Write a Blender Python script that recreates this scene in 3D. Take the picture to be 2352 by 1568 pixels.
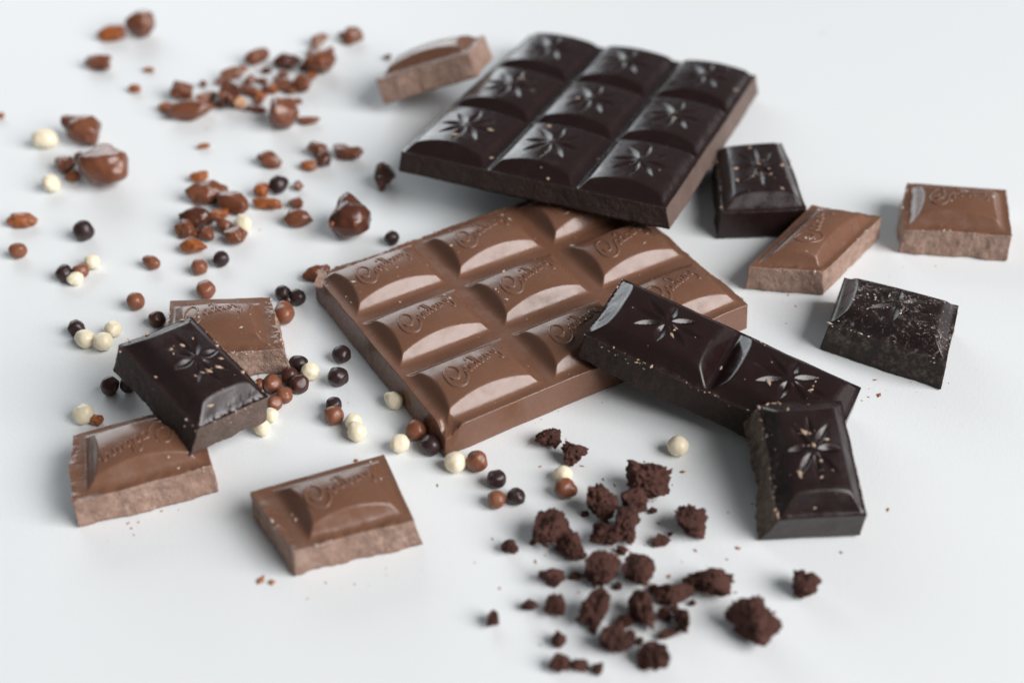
import bpy, math, random
import numpy as np
from mathutils import Vector, Matrix, Euler
rad = math.radians
S = 0.01                      # everything below is laid out in centimetres, 1 unit = 1 m in Blender
scene = bpy.context.scene
for o in list(bpy.data.objects): bpy.data.objects.remove(o)
COL = scene.collection

# ------------------------------------------------------------------ camera
PITCH, CAMH, FMM = rad(40), 20.0, 50.0
W0, H0 = 2352.0, 1568.0
FPX = W0 * FMM / 36.0
cC = np.array([0, -CAMH / math.tan(PITCH), CAMH])
FW = np.array([0, math.cos(PITCH), -math.sin(PITCH)])
UP = np.array([0, math.sin(PITCH), math.cos(PITCH)])
RT = np.array([1.0, 0, 0])
def at(px, py, z=0.0):
    """point of the plane z (cm) that the photograph shows at px, py"""
    d = FW * FPX + RT * (px - W0 / 2) - UP * (py - H0 / 2)
    return cC + d * ((z - cC[2]) / d[2])
def cm_per_px(p): return float((np.asarray(p) - cC) @ FW) / FPX
cam = bpy.data.cameras.new('camera'); co = bpy.data.objects.new('camera', cam); COL.objects.link(co)
co.location = Vector(cC * S); co.rotation_euler = (math.pi / 2 - PITCH, 0, 0)
cam.lens = FMM; cam.sensor_width = 36; cam.clip_start = 0.005; cam.clip_end = 100
cam.dof.use_dof = True
cam.dof.focus_distance = float((at(1176, 790, 0.8) - cC) @ FW) * S
cam.dof.aperture_fstop = 9.0; cam.dof.aperture_blades = 0
scene.camera = co

# ------------------------------------------------------------------ light
w = bpy.data.worlds.new('World'); scene.world = w; w.use_nodes = True
bg = w.node_tree.nodes['Background']
bg.inputs[0].default_value = (0.93, 0.97, 1.0, 1); bg.inputs[1].default_value = 0.13
def area(name, az, el, dist, sx, sy, L, col):
    ld = bpy.data.lights.new(name, 'AREA'); ld.shape = 'RECTANGLE'; ld.size = sx; ld.size_y = sy
    ld.energy = L * math.pi * sx * sy; ld.color = col
    o = bpy.data.objects.new(name, ld); COL.objects.link(o)
    d = Vector((math.cos(el) * math.cos(az), math.cos(el) * math.sin(az), math.sin(el)))
    o.location = d * dist; o.rotation_euler = d.to_track_quat('Z', 'Y').to_euler()
    return o
area('window_light', rad(-27), rad(36), 3.0, 2.25, 2.05, 10.3, (1.0, 0.975, 0.965))
area('room_light', rad(116), rad(17), 1.8, 1.45, 1.0, 3.3, (0.9, 0.96, 1.0))
vs = scene.view_settings
vs.view_transform = 'Standard'; vs.look = 'None'; vs.exposure = 0.0; vs.gamma = 1.0; vs.use_curve_mapping = False

# ------------------------------------------------------------------ numpy noise
def _hash(i, j, k, s):
    h = (i * 374761393 + j * 668265263 + k * 2147483647 + s * 974634777) & 0xFFFFFFFF
    h = ((h ^ (h >> 13)) * 1274126177) & 0xFFFFFFFF
    h = ((h ^ (h >> 16)) * 2246822519) & 0xFFFFFFFF
    h = h ^ (h >> 15)
    return (h & 0xFFFFFF) / float(0xFFFFFF) * 2 - 1
def vnoise(P, seed=0):
    P = np.asarray(P, float) + 1000.0
    I = np.floor(P).astype(np.int64); F = P - I; F = F * F * F * (F * (F * 6 - 15) + 10)
    r = 0
    for a in (0, 1):
        for b in (0, 1):
            for c in (0, 1):
                wgt = (F[..., 0] if a else 1 - F[..., 0]) * (F[..., 1] if b else 1 - F[..., 1]) * (F[..., 2] if c else 1 - F[..., 2])
                r = r + wgt * _hash(I[..., 0] + a, I[..., 1] + b, I[..., 2] + c, seed)
    return r
def fbm(P, seed=0, octv=4, gain=0.5):
    r = 0; A = 1; P = np.asarray(P, float)
    for o in range(octv):
        r = r + A * vnoise(P * (2.03 ** o) + o * 7.3, seed + o); A *= gain
    return r

# ------------------------------------------------------------------ objects
def tag(o, label=None, cat=None, group=None, kind=None):
    if label: o['label'] = label
    if cat: o['category'] = cat
    if group: o['group'] = group
    if kind: o['kind'] = kind
    return o
def empty(name, pos, rot=(0, 0, 0)):
    o = bpy.data.objects.new(name, None); COL.objects.link(o)
    o.location = Vector(pos) * S; o.rotation_euler = rot; o.empty_display_size = 0.005
    return o
def build(name, V, F, mats, parent=None, midx=None, normals=None, smooth=True):
    """V in cm, F an (n,3) or (n,4) integer array, or a list of them"""
    me = bpy.data.meshes.new(name)
    V = np.asarray(V, np.float64) * S
    Fs = F if isinstance(F, list) else [F]
    Fs = [np.asarray(f, np.int32) for f in Fs if len(f)]
    me.vertices.add(len(V)); me.vertices.foreach_set('co', V.astype(np.float32).ravel())
    nl = sum(f.size for f in Fs); npol = sum(len(f) for f in Fs)
    me.loops.add(nl); me.polygons.add(npol)
    me.loops.foreach_set('vertex_index', np.concatenate([f.ravel() for f in Fs]).astype(np.int32))
    tot = np.concatenate([np.full(len(f), f.shape[1], np.int32) for f in Fs])
    st = np.concatenate([[0], np.cumsum(tot)[:-1]]).astype(np.int32)
    me.polygons.foreach_set('loop_start', st)
    try: me.polygons.foreach_set('loop_total', tot)
    except Exception: pass
    for m in (mats if isinstance(mats, (list, tuple)) else [mats]): me.materials.append(m)
    if midx is not None: me.polygons.foreach_set('material_index', np.asarray(midx, np.int32))
    me.polygons.foreach_set('use_smooth', np.full(npol, bool(smooth)))
    me.update(calc_edges=True); me.validate()
    if normals is not None: me.normals_split_custom_set_from_vertices([tuple(n) for n in normals])
    o = bpy.data.objects.new(name, me); COL.objects.link(o)
    if parent: o.parent = parent
    return o

# ------------------------------------------------------------------ materials
def nodes_of(name):
    m = bpy.data.materials.new(name); m.use_nodes = True
    nt = m.node_tree; b = nt.nodes['Principled BSDF']
    return m, nt, b
def N(nt, t, **kw):
    n = nt.nodes.new(t)
    for k, v in kw.items():
        if k in n.inputs.keys(): n.inputs[k].default_value = v
        else: setattr(n, k, v)
    return n
def noise(nt, vec, scale, detail=4, rough=0.55, dist=0.0):
    n = N(nt, 'ShaderNodeTexNoise'); n.inputs['Scale'].default_value = scale; n.inputs['Detail'].default_value = detail
    n.inputs['Roughness'].default_value = rough; n.inputs['Distortion'].default_value = dist
    nt.links.new(vec, n.inputs['Vector']); return n.outputs['Fac']
def ramp(nt, fac, lo, hi):
    n = N(nt, 'ShaderNodeMapRange'); n.inputs['From Min'].default_value = lo; n.inputs['From Max'].default_value = hi
    nt.links.new(fac, n.inputs['Value']); return n.outputs['Result']
def mixc(nt, fac, a, b):
    n = N(nt, 'ShaderNodeMix'); n.data_type = 'RGBA'
    nt.links.new(fac, n.inputs['Factor'])
    for sock, v in ((n.inputs[6], a), (n.inputs[7], b)):
        if isinstance(v, tuple): sock.default_value = (*v, 1)
        else: nt.links.new(v, sock)
    return n.outputs[2]
def math2(nt, op, a, b):
    n = N(nt, 'ShaderNodeMath', operation=op)
    for s_, v in zip(n.inputs, (a, b)):
        if isinstance(v, (int, float)): s_.default_value = v
        else: nt.links.new(v, s_)
    return n.outputs[0]
def bump(nt, b, h, strength, dist):
    n = N(nt, 'ShaderNodeBump'); n.inputs['Strength'].default_value = strength; n.inputs['Distance'].default_value = dist
    nt.links.new(h, n.inputs['Height']); nt.links.new(n.outputs['Normal'], b.inputs['Normal'])
def objvec(nt):
    t = N(nt, 'ShaderNodeTexCoord'); return t.outputs['Object']

def moulded(name, base, alt, rough, scuff=(0.5, 0.4, 0.33), scuff_lo=0.68, scuff_hi=0.8, scuff_amt=0.5, sss=0.0, big=(0.5, 0.68)):
    """glossy moulded chocolate skin with dull scuffs, dust and faint grease marks"""
    m, nt, b = nodes_of(name); v = objvec(nt)
    c = mixc(nt, ramp(nt, noise(nt, v, 130, 5), 0.35, 0.7), base, alt)
    big = ramp(nt, noise(nt, v, 75, 3, 0.6, 0.6), *big)
    fine = ramp(nt, noise(nt, v, 900, 7, 0.72, 1.2), scuff_lo, scuff_hi)
    mask = math2(nt, 'MULTIPLY', math2(nt, 'MULTIPLY', big, fine), scuff_amt)
    dots = ramp(nt, noise(nt, v, 2600, 2, 0.5), 0.76, 0.8)
    mask = math2(nt, 'MAXIMUM', mask, math2(nt, 'MULTIPLY', dots, 0.35 * min(1, scuff_amt * 2)))
    nt.links.new(mixc(nt, mask, c, scuff), b.inputs['Base Color'])
    r = math2(nt, 'ADD', ramp(nt, noise(nt, v, 190, 6, 0.65), 0.3, 1.6), rough - 0.12)
    r = math2(nt, 'ADD', r, math2(nt, 'MULTIPLY', mask, 0.5))
    nt.links.new(r, b.inputs['Roughness'])
    b.inputs['Specular IOR Level'].default_value = 0.5
    if sss:
        b.inputs['Subsurface Weight'].default_value = sss
        b.inputs['Subsurface Radius'].default_value = (1.0, 0.45, 0.25); b.inputs['Subsurface Scale'].default_value = 0.0008
    h = math2(nt, 'ADD', noise(nt, v, 160, 3), math2(nt, 'MULTIPLY', noise(nt, v, 1500, 5, 0.6), 0.12))
    h = math2(nt, 'ADD', h, math2(nt, 'MULTIPLY', mask, 0.15))
    bump(nt, b, h, 0.35, 0.00025)
    return m
def broken(name, base, pale, rough, lo=0.55, hi=0.72, streak=1.0):
    """matt snapped face: grainy, with paler crumbs and streaks"""
    m, nt, b = nodes_of(name); v = objvec(nt)
    mp = N(nt, 'ShaderNodeMapping'); mp.inputs['Scale'].default_value = (1, 1, streak); nt.links.new(v, mp.inputs['Vector'])
    f1 = ramp(nt, math2(nt, 'ADD', math2(nt, 'MULTIPLY', noise(nt, mp.outputs[0], 520, 8, 0.8), 0.75), math2(nt, 'MULTIPLY', noise(nt, v, 160, 3), 0.25)), lo, hi)
    f2 = ramp(nt, noise(nt, v, 110, 4), 0.3, 0.75)
    c = mixc(nt, f2, base, tuple(x * 0.72 for x in base))
    nt.links.new(mixc(nt, math2(nt, 'MULTIPLY', f1, 0.75), c, pale), b.inputs['Base Color'])
    b.inputs['Roughness'].default_value = rough; b.inputs['Specular IOR Level'].default_value = 0.3
    h = math2(nt, 'ADD', noise(nt, v, 420, 8, 0.7), math2(nt, 'MULTIPLY', noise(nt, v, 1800, 4), 0.4))
    bump(nt, b, h, 0.8, 0.0009)
    return m
MILK = moulded('milk_chocolate', (0.165, 0.078, 0.047), (0.18, 0.089, 0.056), 0.22, (0.55, 0.40, 0.31), 0.66, 0.8, 0.55, 0.12)
DARK = moulded('dark_chocolate', (0.0150, 0.0062, 0.0062), (0.0185, 0.0080, 0.0080), 0.19, (0.30, 0.22, 0.18), 0.68, 0.82, 0.35)
DARKS = moulded('dark_chocolate_scuffed', (0.0155, 0.0068, 0.0068), (0.022, 0.0105, 0.0105), 0.27, (0.36, 0.27, 0.23), 0.60, 0.78, 0.6)
DARKB = moulded('dark_chocolate_bloomed', (0.0145, 0.0072, 0.0068), (0.021, 0.0108, 0.0105), 0.30, (0.45, 0.39, 0.36), 0.53, 0.68, 0.95, big=(0.40, 0.58))
MILKX = broken('snapped_milk_chocolate', (0.34, 0.215, 0.165), (0.52, 0.38, 0.31), 0.68, 0.47, 0.66)
DARKX = broken('snapped_dark_chocolate', (0.044, 0.027, 0.022), (0.18, 0.12, 0.092), 0.6, 0.58, 0.8)
DARKXB = broken('snapped_bloomed_dark_chocolate', (0.034, 0.024, 0.020), (0.26, 0.20, 0.165), 0.65, 0.5, 0.72)
DARKXS = broken('streaked_snapped_dark_chocolate', (0.07, 0.047, 0.036), (0.34, 0.26, 0.19), 0.65, 0.42, 0.68, 0.25)
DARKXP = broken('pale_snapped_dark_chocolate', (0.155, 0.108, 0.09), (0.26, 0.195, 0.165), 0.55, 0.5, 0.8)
def candy(name, base, alt, rough, scale=250, sss=0.0, bmp=0.3, spec=0.5, radius=(1, .5, .3)):
    m, nt, b = nodes_of(name); v = objvec(nt)
    nt.links.new(mixc(nt, ramp(nt, noise(nt, v, scale, 4), 0.35, 0.68), base, alt), b.inputs['Base Color'])
    r = ramp(nt, noise(nt, v, 400, 5), 0.2, 0.8)
    nt.links.new(math2(nt, 'ADD', math2(nt, 'MULTIPLY', r, 0.15), rough - 0.07), b.inputs['Roughness'])
    b.inputs['Specular IOR Level'].default_value = spec
    if sss:
        b.inputs['Subsurface Weight'].default_value = sss; b.inputs['Subsurface Radius'].default_value = radius
        b.inputs['Subsurface Scale'].default_value = 0.0012
    bump(nt, b, noise(nt, v, 700, 4), bmp, 0.0002)
    return m
PMILK = candy('milk_pearl_coat', (0.235, 0.088, 0.045), (0.18, 0.06, 0.031), 0.36, sss=0.1)
PDARK = candy('dark_pearl_coat', (0.034, 0.016, 0.016), (0.024, 0.011, 0.0115), 0.38)
PBRWN = candy('brown_pearl_coat', (0.075, 0.026, 0.017), (0.045, 0.016, 0.013), 0.36)
PWHITE = candy('white_pearl_coat', (0.79, 0.71, 0.53), (0.82, 0.745, 0.575), 0.38, sss=0.5, radius=(1, .8, .5))
NUT = candy('nugget_coat', (0.20, 0.072, 0.036), (0.13, 0.043, 0.022), 0.27, 200, 0.1, 0.35)
NUTL = candy('pale_nugget_coat', (0.235, 0.105, 0.062), (0.19, 0.078, 0.044), 0.35, 200, 0.1, 0.35)
NUTD = candy('deep_nugget_coat', (0.10, 0.033, 0.018), (0.06, 0.019, 0.012), 0.22, 200, 0.05, 0.3)
AMBER = candy('amber_caramel', (0.36, 0.115, 0.030), (0.20, 0.058, 0.022), 0.3, 300, 0.3, 0.5)
PEACH = candy('peach_nut', (0.60, 0.36, 0.21), (0.48, 0.25, 0.13), 0.45, 300, 0.3, 0.4)
def brownie():
    m, nt, b = nodes_of('brownie_crumb'); v = objvec(nt)
    c = mixc(nt, ramp(nt, noise(nt, v, 300, 7, 0.7), 0.35, 0.7), (0.070, 0.029, 0.022), (0.145, 0.063, 0.048))
    nt.links.new(c, b.inputs['Base Color'])
    b.inputs['Roughness'].default_value = 0.75; b.inputs['Specular IOR Level'].default_value = 0.25
    bump(nt, b, noise(nt, v, 900, 8, 0.75), 0.9, 0.0009)
    return m
BROWNIE = brownie()
def flat(name, col, rough=0.7):
    m, nt, b = nodes_of(name); v = objvec(nt)
    nt.links.new(mixc(nt, ramp(nt, noise(nt, v, 800, 3), 0.3, 0.7), col, tuple(x * 0.7 for x in col)), b.inputs['Base Color'])
    b.inputs['Roughness'].default_value = rough; return m
TAN = flat('tan_crumb', (0.56, 0.40, 0.29)); PALE = flat('pale_crumb', (0.62, 0.52, 0.45)); ORANGE = flat('amber_speck', (0.42, 0.17, 0.07))
def table_mat():
    m, nt, b = nodes_of('white_tabletop'); v = objvec(nt)
    f = ramp(nt, noise(nt, v, 9, 4), 0.3, 0.7)
    nt.links.new(mixc(nt, f, (0.775, 0.808, 0.825), (0.79, 0.818, 0.83)), b.inputs['Base Color'])
    b.inputs['Roughness'].default_value = 0.45; b.inputs['Specular IOR Level'].default_value = 0.22
    vo = N(nt, 'ShaderNodeTexVoronoi'); vo.inputs['Scale'].default_value = 1700; nt.links.new(v, vo.inputs['Vector'])
    h = math2(nt, 'ADD', vo.outputs['Distance'], math2(nt, 'MULTIPLY', noise(nt, v, 2600, 3), 0.6))
    bump(nt, b, h, 0.22, 0.00008)
    return m

# ------------------------------------------------------------------ the setting: a white tabletop
tp = build('tabletop', [(-70, -60, 0), (70, -60, 0), (70, 75, 0), (-70, 75, 0), (-70, -60, -2.5), (70, -60, -2.5), (70, 75, -2.5), (-70, 75, -2.5)],
           np.array([(0, 1, 2, 3), (7, 6, 5, 4), (0, 4, 5, 1), (1, 5, 6, 2), (2, 6, 7, 3), (3, 7, 4, 0)]), table_mat(), smooth=False)
tag(tp, 'smooth white tabletop under the chocolate', None, None, 'structure')

# ------------------------------------------------------------------ chocolate
def smin(a, b, k):
    h = np.clip(k - np.abs(a - b), 0, None) / k; return np.minimum(a, b) - h * h * k * 0.25
def smax(a, b, k): return -smin(-a, -b, k)
def star_cut(x, y, Lx, Ly):
    X = x / (0.315 * Lx); Y = y / (0.325 * Ly); out = np.zeros_like(x); inside = np.zeros(x.shape, bool)
    for k in range(8):
        ph = k * math.pi / 4
        t = X * math.cos(ph) + Y * math.sin(ph); wd = np.abs(-X * math.sin(ph) + Y * math.cos(ph))
        q = np.clip((t - 0.10) / 0.90, 0, 1); hw = 0.135 * np.sin(math.pi * q ** 0.85)
        ok = (t > 0.1) & (t < 1) & (wd < hw)
        dep = np.where(ok, (1 - wd / np.maximum(hw, 1e-5)) * hw / 0.135, 0)
        out = np.maximum(out, dep); inside |= (t > 0.08) & (t < 1.02) & (wd < hw + 0.03)
    return out * 0.066, inside
def cell_height(kind, x, y, Lx, Ly, pads=(0, 0, 0, 0)):
    # pads: flat margin left between a broken side and the raised square
    x = x - (pads[0] - pads[1]) / 2; y = y - (pads[2] - pads[3]) / 2; Lx = Lx - pads[0] - pads[1]; Ly = Ly - pads[2] - pads[3]
    dx = Lx / 2 - np.abs(x); dy = Ly / 2 - np.abs(y)
    if kind == 'milk':
        dome = 0.37 - 0.19 * (2 * x / Lx) ** 2 - 0.24 * (2 * y / Ly) ** 2
        z = smin(smin(dome, 1.3 * (dx - 0.185), 0.025), 1.2 * (dy - 0.215), 0.025)
        return smax(z, 0 * x, 0.12)
    dome = 0.345 - 0.04 * (2 * x / Lx) ** 2 - (0.21 * (2 * y / Ly) ** 2 if kind == 'dark_arched' else 0.19 * np.abs(2 * y / Ly) ** 3)
    z = smin(smin(dome, 1.0 * (dx - 0.05), 0.04), 1.2 * (dy - (0.075 if kind == 'dark_arched' else 0.045)), 0.06)
    return smax(z, 0 * x, 0.05)

def crom(pts, n=7):
    P = np.array(pts, float); P = np.vstack([2 * P[0] - P[1], P, 2 * P[-1] - P[-2]]); out = []
    for i in range(1, len(P) - 2):
        for t in np.linspace(0, 1, n, endpoint=False):
            a, b, c, d = P[i - 1], P[i], P[i + 1], P[i + 2]
            out.append(0.5 * (2 * b + (c - a) * t + (2 * a - 5 * b + 4 * c - d) * t * t + (3 * b - a - 3 * c + d) * t ** 3))
    out.append(P[-2]); return np.array(out)
SCRIPT = [   # the embossed handwriting, stroke by stroke
    [(.20, .40), (.19, .29), (.30, .23), (.45, .31), (.54, .50), (.49, .67), (.34, .70), (.13, .52), (.02, .25), (.09, .05), (.29, -.02), (.50, .09), (.62, .29)],
    [(.80, .37), (.70, .36), (.65, .25), (.70, .16), (.78, .22), (.83, .38), (.82, .20), (.87, .16)],
    [(1.02, .35), (.93, .36), (.88, .25), (.93, .17), (1.01, .23), (1.07, .44), (1.06, .60), (.98, .58), (.93, .52)],
    [(1.02, .30), (1.03, .19), (1.08, .17)],
    [(1.15, .60), (1.13, .40), (1.13, .21), (1.20, .16), (1.27, .26), (1.20, .35), (1.14, .28)],
    [(1.31, .37), (1.31, .22), (1.37, .17), (1.44, .36), (1.43, .20), (1.48, .17)],
    [(1.52, .36), (1.53, .18)], [(1.53, .27), (1.59, .36), (1.64, .33)],
    [(1.68, .37), (1.69, .24), (1.76, .21), (1.82, .37), (1.81, .10), (1.73, -.05), (1.65, .0)]]
def lettering(parent, mat, zf, warp, ox, oy, T, sx=0, sy=0):
    """raised handwriting: a thin bead laid along every stroke, half sunk into the square's top"""
    a = rad(18); sc = 0.77; R = 0.026; V = []; F = []
    for st in SCRIPT:
        p = crom(st) * np.array([sc, sc * 1.12]); q = np.stack([p[:, 0] * math.cos(a) - p[:, 1] * math.sin(a) - 0.60 + sx, p[:, 0] * math.sin(a) + p[:, 1] * math.cos(a) - 0.37 + sy], 1)
        d = np.gradient(q, axis=0); d /= np.linalg.norm(d, axis=1)[:, None] + 1e-9; nr = np.stack([-d[:, 1], d[:, 0]], 1)
        K = 7; base = len(V)
        for i in range(len(q)):
            e = 0.55 if i in (0, len(q) - 1) else 1
            for k in range(K):
                th = math.pi * k / (K - 1)
                xy = q[i] + nr[i] * math.cos(th) * R * e * 1.25
                V.append((xy[0], xy[1], math.sin(th) * R * e * 1.05 - 0.004))
        for i in range(len(q) - 1):
            for k in range(K - 1):
                b0 = base + i * K + k; F.append((b0, b0 + 1, b0 + K + 1, b0 + K))
    V = np.array(V); V[:, 2] += zf(V[:, 0], V[:, 1]) + T; V[:, 0] += ox; V[:, 1] += oy
    return build('lettering', warp(V), np.array(F)[:, ::-1], mat, parent)

def chips(name, pts, sizes, mat, parent, seed, elong=1.6):
    """tiny crumbs lying on a surface, one joined part"""
    rng = np.random.RandomState(seed); V = []; F = []
    octa = np.array([(1, 0, 0), (-1, 0, 0), (0, 1, 0), (0, -1, 0), (0, 0, 1), (0, 0, -1)], float)
    tri = np.array([(0, 2, 4), (2, 1, 4), (1, 3, 4), (3, 0, 4), (2, 0, 5), (1, 2, 5), (3, 1, 5), (0, 3, 5)])
    for p, s in zip(pts, sizes):
        a = rng.rand() * 6.28; sc = np.array([s * (1 + rng.rand() * (elong - 1) * 2), s * (0.6 + 0.5 * rng.rand()), s * 0.5])
        v = octa * sc * (0.7 + 0.6 * rng.rand(6, 1))
        c, sn = math.cos(a), math.sin(a)
        v = np.stack([v[:, 0] * c - v[:, 1] * sn, v[:, 0] * sn + v[:, 1] * c, v[:, 2]], 1) + p + np.array([0, 0, s * 0.3])
        F.append(tri + len(V) * 6); V.append(v)
    o = build(name, np.concatenate(V), np.concatenate(F), mat, parent, smooth=False)
    o['kind'] = 'stuff'; return o

def make_piece(name, kind, pos, rot, nx, ny, Lx, Ly, T, sides, top, face, seed, label, cat, group=None, dust=0, dust_mat=None,
               dust_size=0.02, text=True, bend=None, dents=(), step=0.024, pads=(0, 0, 0, 0), quad=None, tshift=(0, 0)):
    """sides: for x-, x+, y-, y+ a tuple (roughness of the break in cm, flare of the foot in cm)"""
    if quad is not None:      # a square that did not snap straight: its four corners on the table, from x-y- round to x-y+
        qc = np.array(quad, float); m_ = qc.mean(0); pos = (m_[0], m_[1], 0); a_ = -rot[2]
        ql = (qc - m_) @ np.array([[math.cos(a_), math.sin(a_)], [-math.sin(a_), math.cos(a_)]])
        def bend(Q):
            U = Q[:, 0] / Lx + 0.5; Vv = Q[:, 1] / Ly + 0.5
            xy = np.outer((1 - U) * (1 - Vv), ql[0]) + np.outer(U * (1 - Vv), ql[1]) + np.outer(U * Vv, ql[2]) + np.outer((1 - U) * Vv, ql[3])
            return np.column_stack([xy, Q[:, 2]])
    root = empty(name, pos, rot); tag(root, label, cat, group)
    HX, HY = nx * Lx / 2, ny * Ly / 2
    def warp(P):
        P = np.array(P, float); Q = P.copy(); z01 = np.clip(P[:, 2] / T, 0, 1)
        for i, (ax, sg) in enumerate(((0, -1), (0, 1), (1, -1), (1, 1))):
            amp, fl = sides[i][:2]; H = (HX, HY)[ax]; dist = np.clip(H - sg * P[:, ax], 0, None)
            wgt = np.exp(-(dist / 0.16) ** 2)
            n1 = fbm(P * np.array([2.8, 2.8, 2.0]), seed + 31 * i, 5, 0.62)
            n2 = fbm(P * np.array([0.9, 0.9, 0.4]), seed + 31 * i + 9, 2)
            rough_low = 1 + 0.7 * (1 - z01)
            Q[:, ax] += sg * wgt * (amp * rough_low * (n1 * 0.45 + n2 * 0.9) + fl * (1 - z01) ** 1.3)
            if amp > 0.02: Q[:, 2] += wgt * (P[:, 2] > 0.02) * (P[:, 2] < T + 0.02) * z01 * amp * 0.5 * n1
        # faintly uneven, hand-warm surfaces
        Q[:, 2] += np.where(P[:, 2] > T * 0.5, 0.008, 0) * vnoise(P * np.array([0.8, 0.8, 0]), seed + 77)
        for (cx, cy, r, dep) in dents:      # chipped corners and edges
            d = np.hypot(P[:, 0] - cx, P[:, 1] - cy) + 0.10 * fbm(P * 3.0, seed + 5, 3)
            k = np.clip(1 - d / r, 0, 1); k = k * k * (3 - 2 * k)
            Q[:, 2] -= k * dep * np.clip(P[:, 2] / T, 0, 1) ** 2
        if bend: Q = bend(Q)
        return Q
    # --- slab: side walls, foot and underside
    per = []; sid = []
    for (x0, y0, x1, y1, s_) in ((-HX, -HY, HX, -HY, 2), (HX, -HY, HX, HY, 1), (HX, HY, -HX, HY, 3), (-HX, HY, -HX, -HY, 0)):
        n = max(8, int(max(abs(x1 - x0), abs(y1 - y0)) / 0.03))
        for t in np.linspace(0, 1, n, endpoint=False):
            per.append((x0 + (x1 - x0) * t, y0 + (y1 - y0) * t)); sid.append(s_)
    per = np.array(per); n = len(per)
    zs = [T - 0.03, T] + list(np.linspace(T, 0.05, 18)[1:]) + [0.0, 0.0]
    rings = []
    for i, z in enumerate(zs):
        inset = 0.10 if i == 0 else (0.03 if i == len(zs) - 2 else (0.25 if i == len(zs) - 1 else 0))
        k = np.array([(HX - inset) / HX, (HY - inset) / HY]); rings.append(np.column_stack([per * k, np.full(n, z)]))
    V = np.concatenate(rings + [np.array([[0, 0, 0.0]])]); F = []; mi = []
    for r in range(len(zs) - 1):
        for j in range(n):
            j2 = (j + 1) % n; F.append((r * n + j, (r + 1) * n + j, (r + 1) * n + j2, r * n + j2))
            mi.append(2 if len(sides[sid[j]]) > 2 else (1 if sides[sid[j]][0] > 0.015 else 0))
    Tr = [((len(zs) - 1) * n + j, len(V) - 1, (len(zs) - 1) * n + (j + 1) % n) for j in range(n)]
    V = warp(V); V[:, 2] = np.maximum(V[:, 2], 0)
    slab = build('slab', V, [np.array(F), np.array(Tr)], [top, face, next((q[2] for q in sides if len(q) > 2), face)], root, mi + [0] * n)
    # crisp rim between the moulded top and the snapped walls
    rng = random.Random(seed)
    # --- squares
    gx = int(round(Lx / step)); gy = int(round(Ly / step))
    X, Y = np.meshgrid(np.linspace(-Lx / 2, Lx / 2, gx + 1), np.linspace(-Ly / 2, Ly / 2, gy + 1), indexing='ij')
    Zb = cell_height(kind, X, Y, Lx, Ly, pads); ins = np.zeros(X.shape, bool)
    if kind != 'milk':
        cut, ins = star_cut(X, Y, Lx, Ly); Zb = Zb - cut
    idx = np.arange((gx + 1) * (gy + 1)).reshape(gx + 1, gy + 1)
    Fq = np.stack([idx[:-1, :-1], idx[1:, :-1], idx[1:, 1:], idx[:-1, 1:]], -1).reshape(-1, 4)
    fin = (ins[:-1, :-1] & ins[1:, :-1] & ins[1:, 1:] & ins[:-1, 1:]).reshape(-1)
    tops = []; gather = []
    for a in range(nx):
        for b_ in range(ny):
            ox, oy = (a - (nx - 1) / 2) * Lx, (b_ - (ny - 1) / 2) * Ly
            P = np.stack([X + ox, Y + oy, Zb + T], -1).reshape(-1, 3)
            Q = warp(P); G = Q.reshape(gx + 1, gy + 1, 3)
            nr = np.cross(np.gradient(G, axis=0), np.gradient(G, axis=1)).reshape(-1, 3); nr /= np.linalg.norm(nr, axis=1)[:, None] + 1e-12
            def sub(mask):
                f = Fq[mask]; u, inv = np.unique(f, return_inverse=True); return Q[u], inv.reshape(f.shape), nr[u]
            if kind != 'milk':
                v_, f_, n_ = sub(~fin); sq = build('square', v_, f_, top, root, normals=n_)
                v_, f_, n_ = sub(fin); build('star_emblem', v_, f_, top, sq, normals=n_)
            else:
                sq = build('square', Q, Fq, top, root, normals=nr)
                if text: lettering(sq, top, lambda x, y: cell_height(kind, x, y, Lx, Ly, pads), warp, ox, oy, T, (pads[0] - pads[1]) / 2 + tshift[0], (pads[2] - pads[3]) / 2 + tshift[1])
            tops.append(Q)
            if kind != 'milk': gather.append(Q[ins.reshape(-1)])
            else:
                gx_, gy_ = X.reshape(-1), Y.reshape(-1); gather.append(Q[np.abs(gy_ - 0.1 - 0.32 * gx_) < 0.28])
    if dust:
        A = np.concatenate(tops); rs = np.random.RandomState(seed); B = np.concatenate(gather); nb = dust // 2
        pts = np.concatenate([A[rs.randint(0, len(A), dust - nb)], B[(rs.randint(0, len(B), max(2, nb // 6))[rs.randint(0, max(2, nb // 6), nb)] + rs.randint(-8, 9, nb)) % len(B)]])
        # more of it near the snapped sides
        sz = dust_size * np.minimum(np.exp(rs.randn(dust) * 0.8 - 0.55), 2.0)
        # crumbs hanging on the rims and faces that were snapped
        rim = np.array([(p_[0], p_[1]) for p_, s_ in zip(per, sid) if sides[s_][0] > 0.018])
        if len(rim):
            nr_ = int(len(rim) * 0.4); pick = rim[rs.randint(0, len(rim), nr_)] + rs.randn(nr_, 2) * 0.012
            clump = fbm(np.column_stack([pick * 1.7, np.zeros(nr_)]), seed + 3, 2) > -0.15; pick = pick[clump]; nr_ = len(pick)
            rp = warp(np.column_stack([pick, T - np.abs(rs.randn(nr_)) * 0.10 * (rs.rand(nr_) < 0.6)]))
            pts = np.concatenate([pts, rp]); sz = np.concatenate([sz, 0.015 * np.minimum(np.exp(rs.randn(nr_) * 0.6), 2.2)])
        chips('crumb_dust', pts, sz, dust_mat or TAN, root, seed)
    return root

def rotz(a): return (0, 0, rad(a))
TM, TD = 0.70, 0.76
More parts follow.
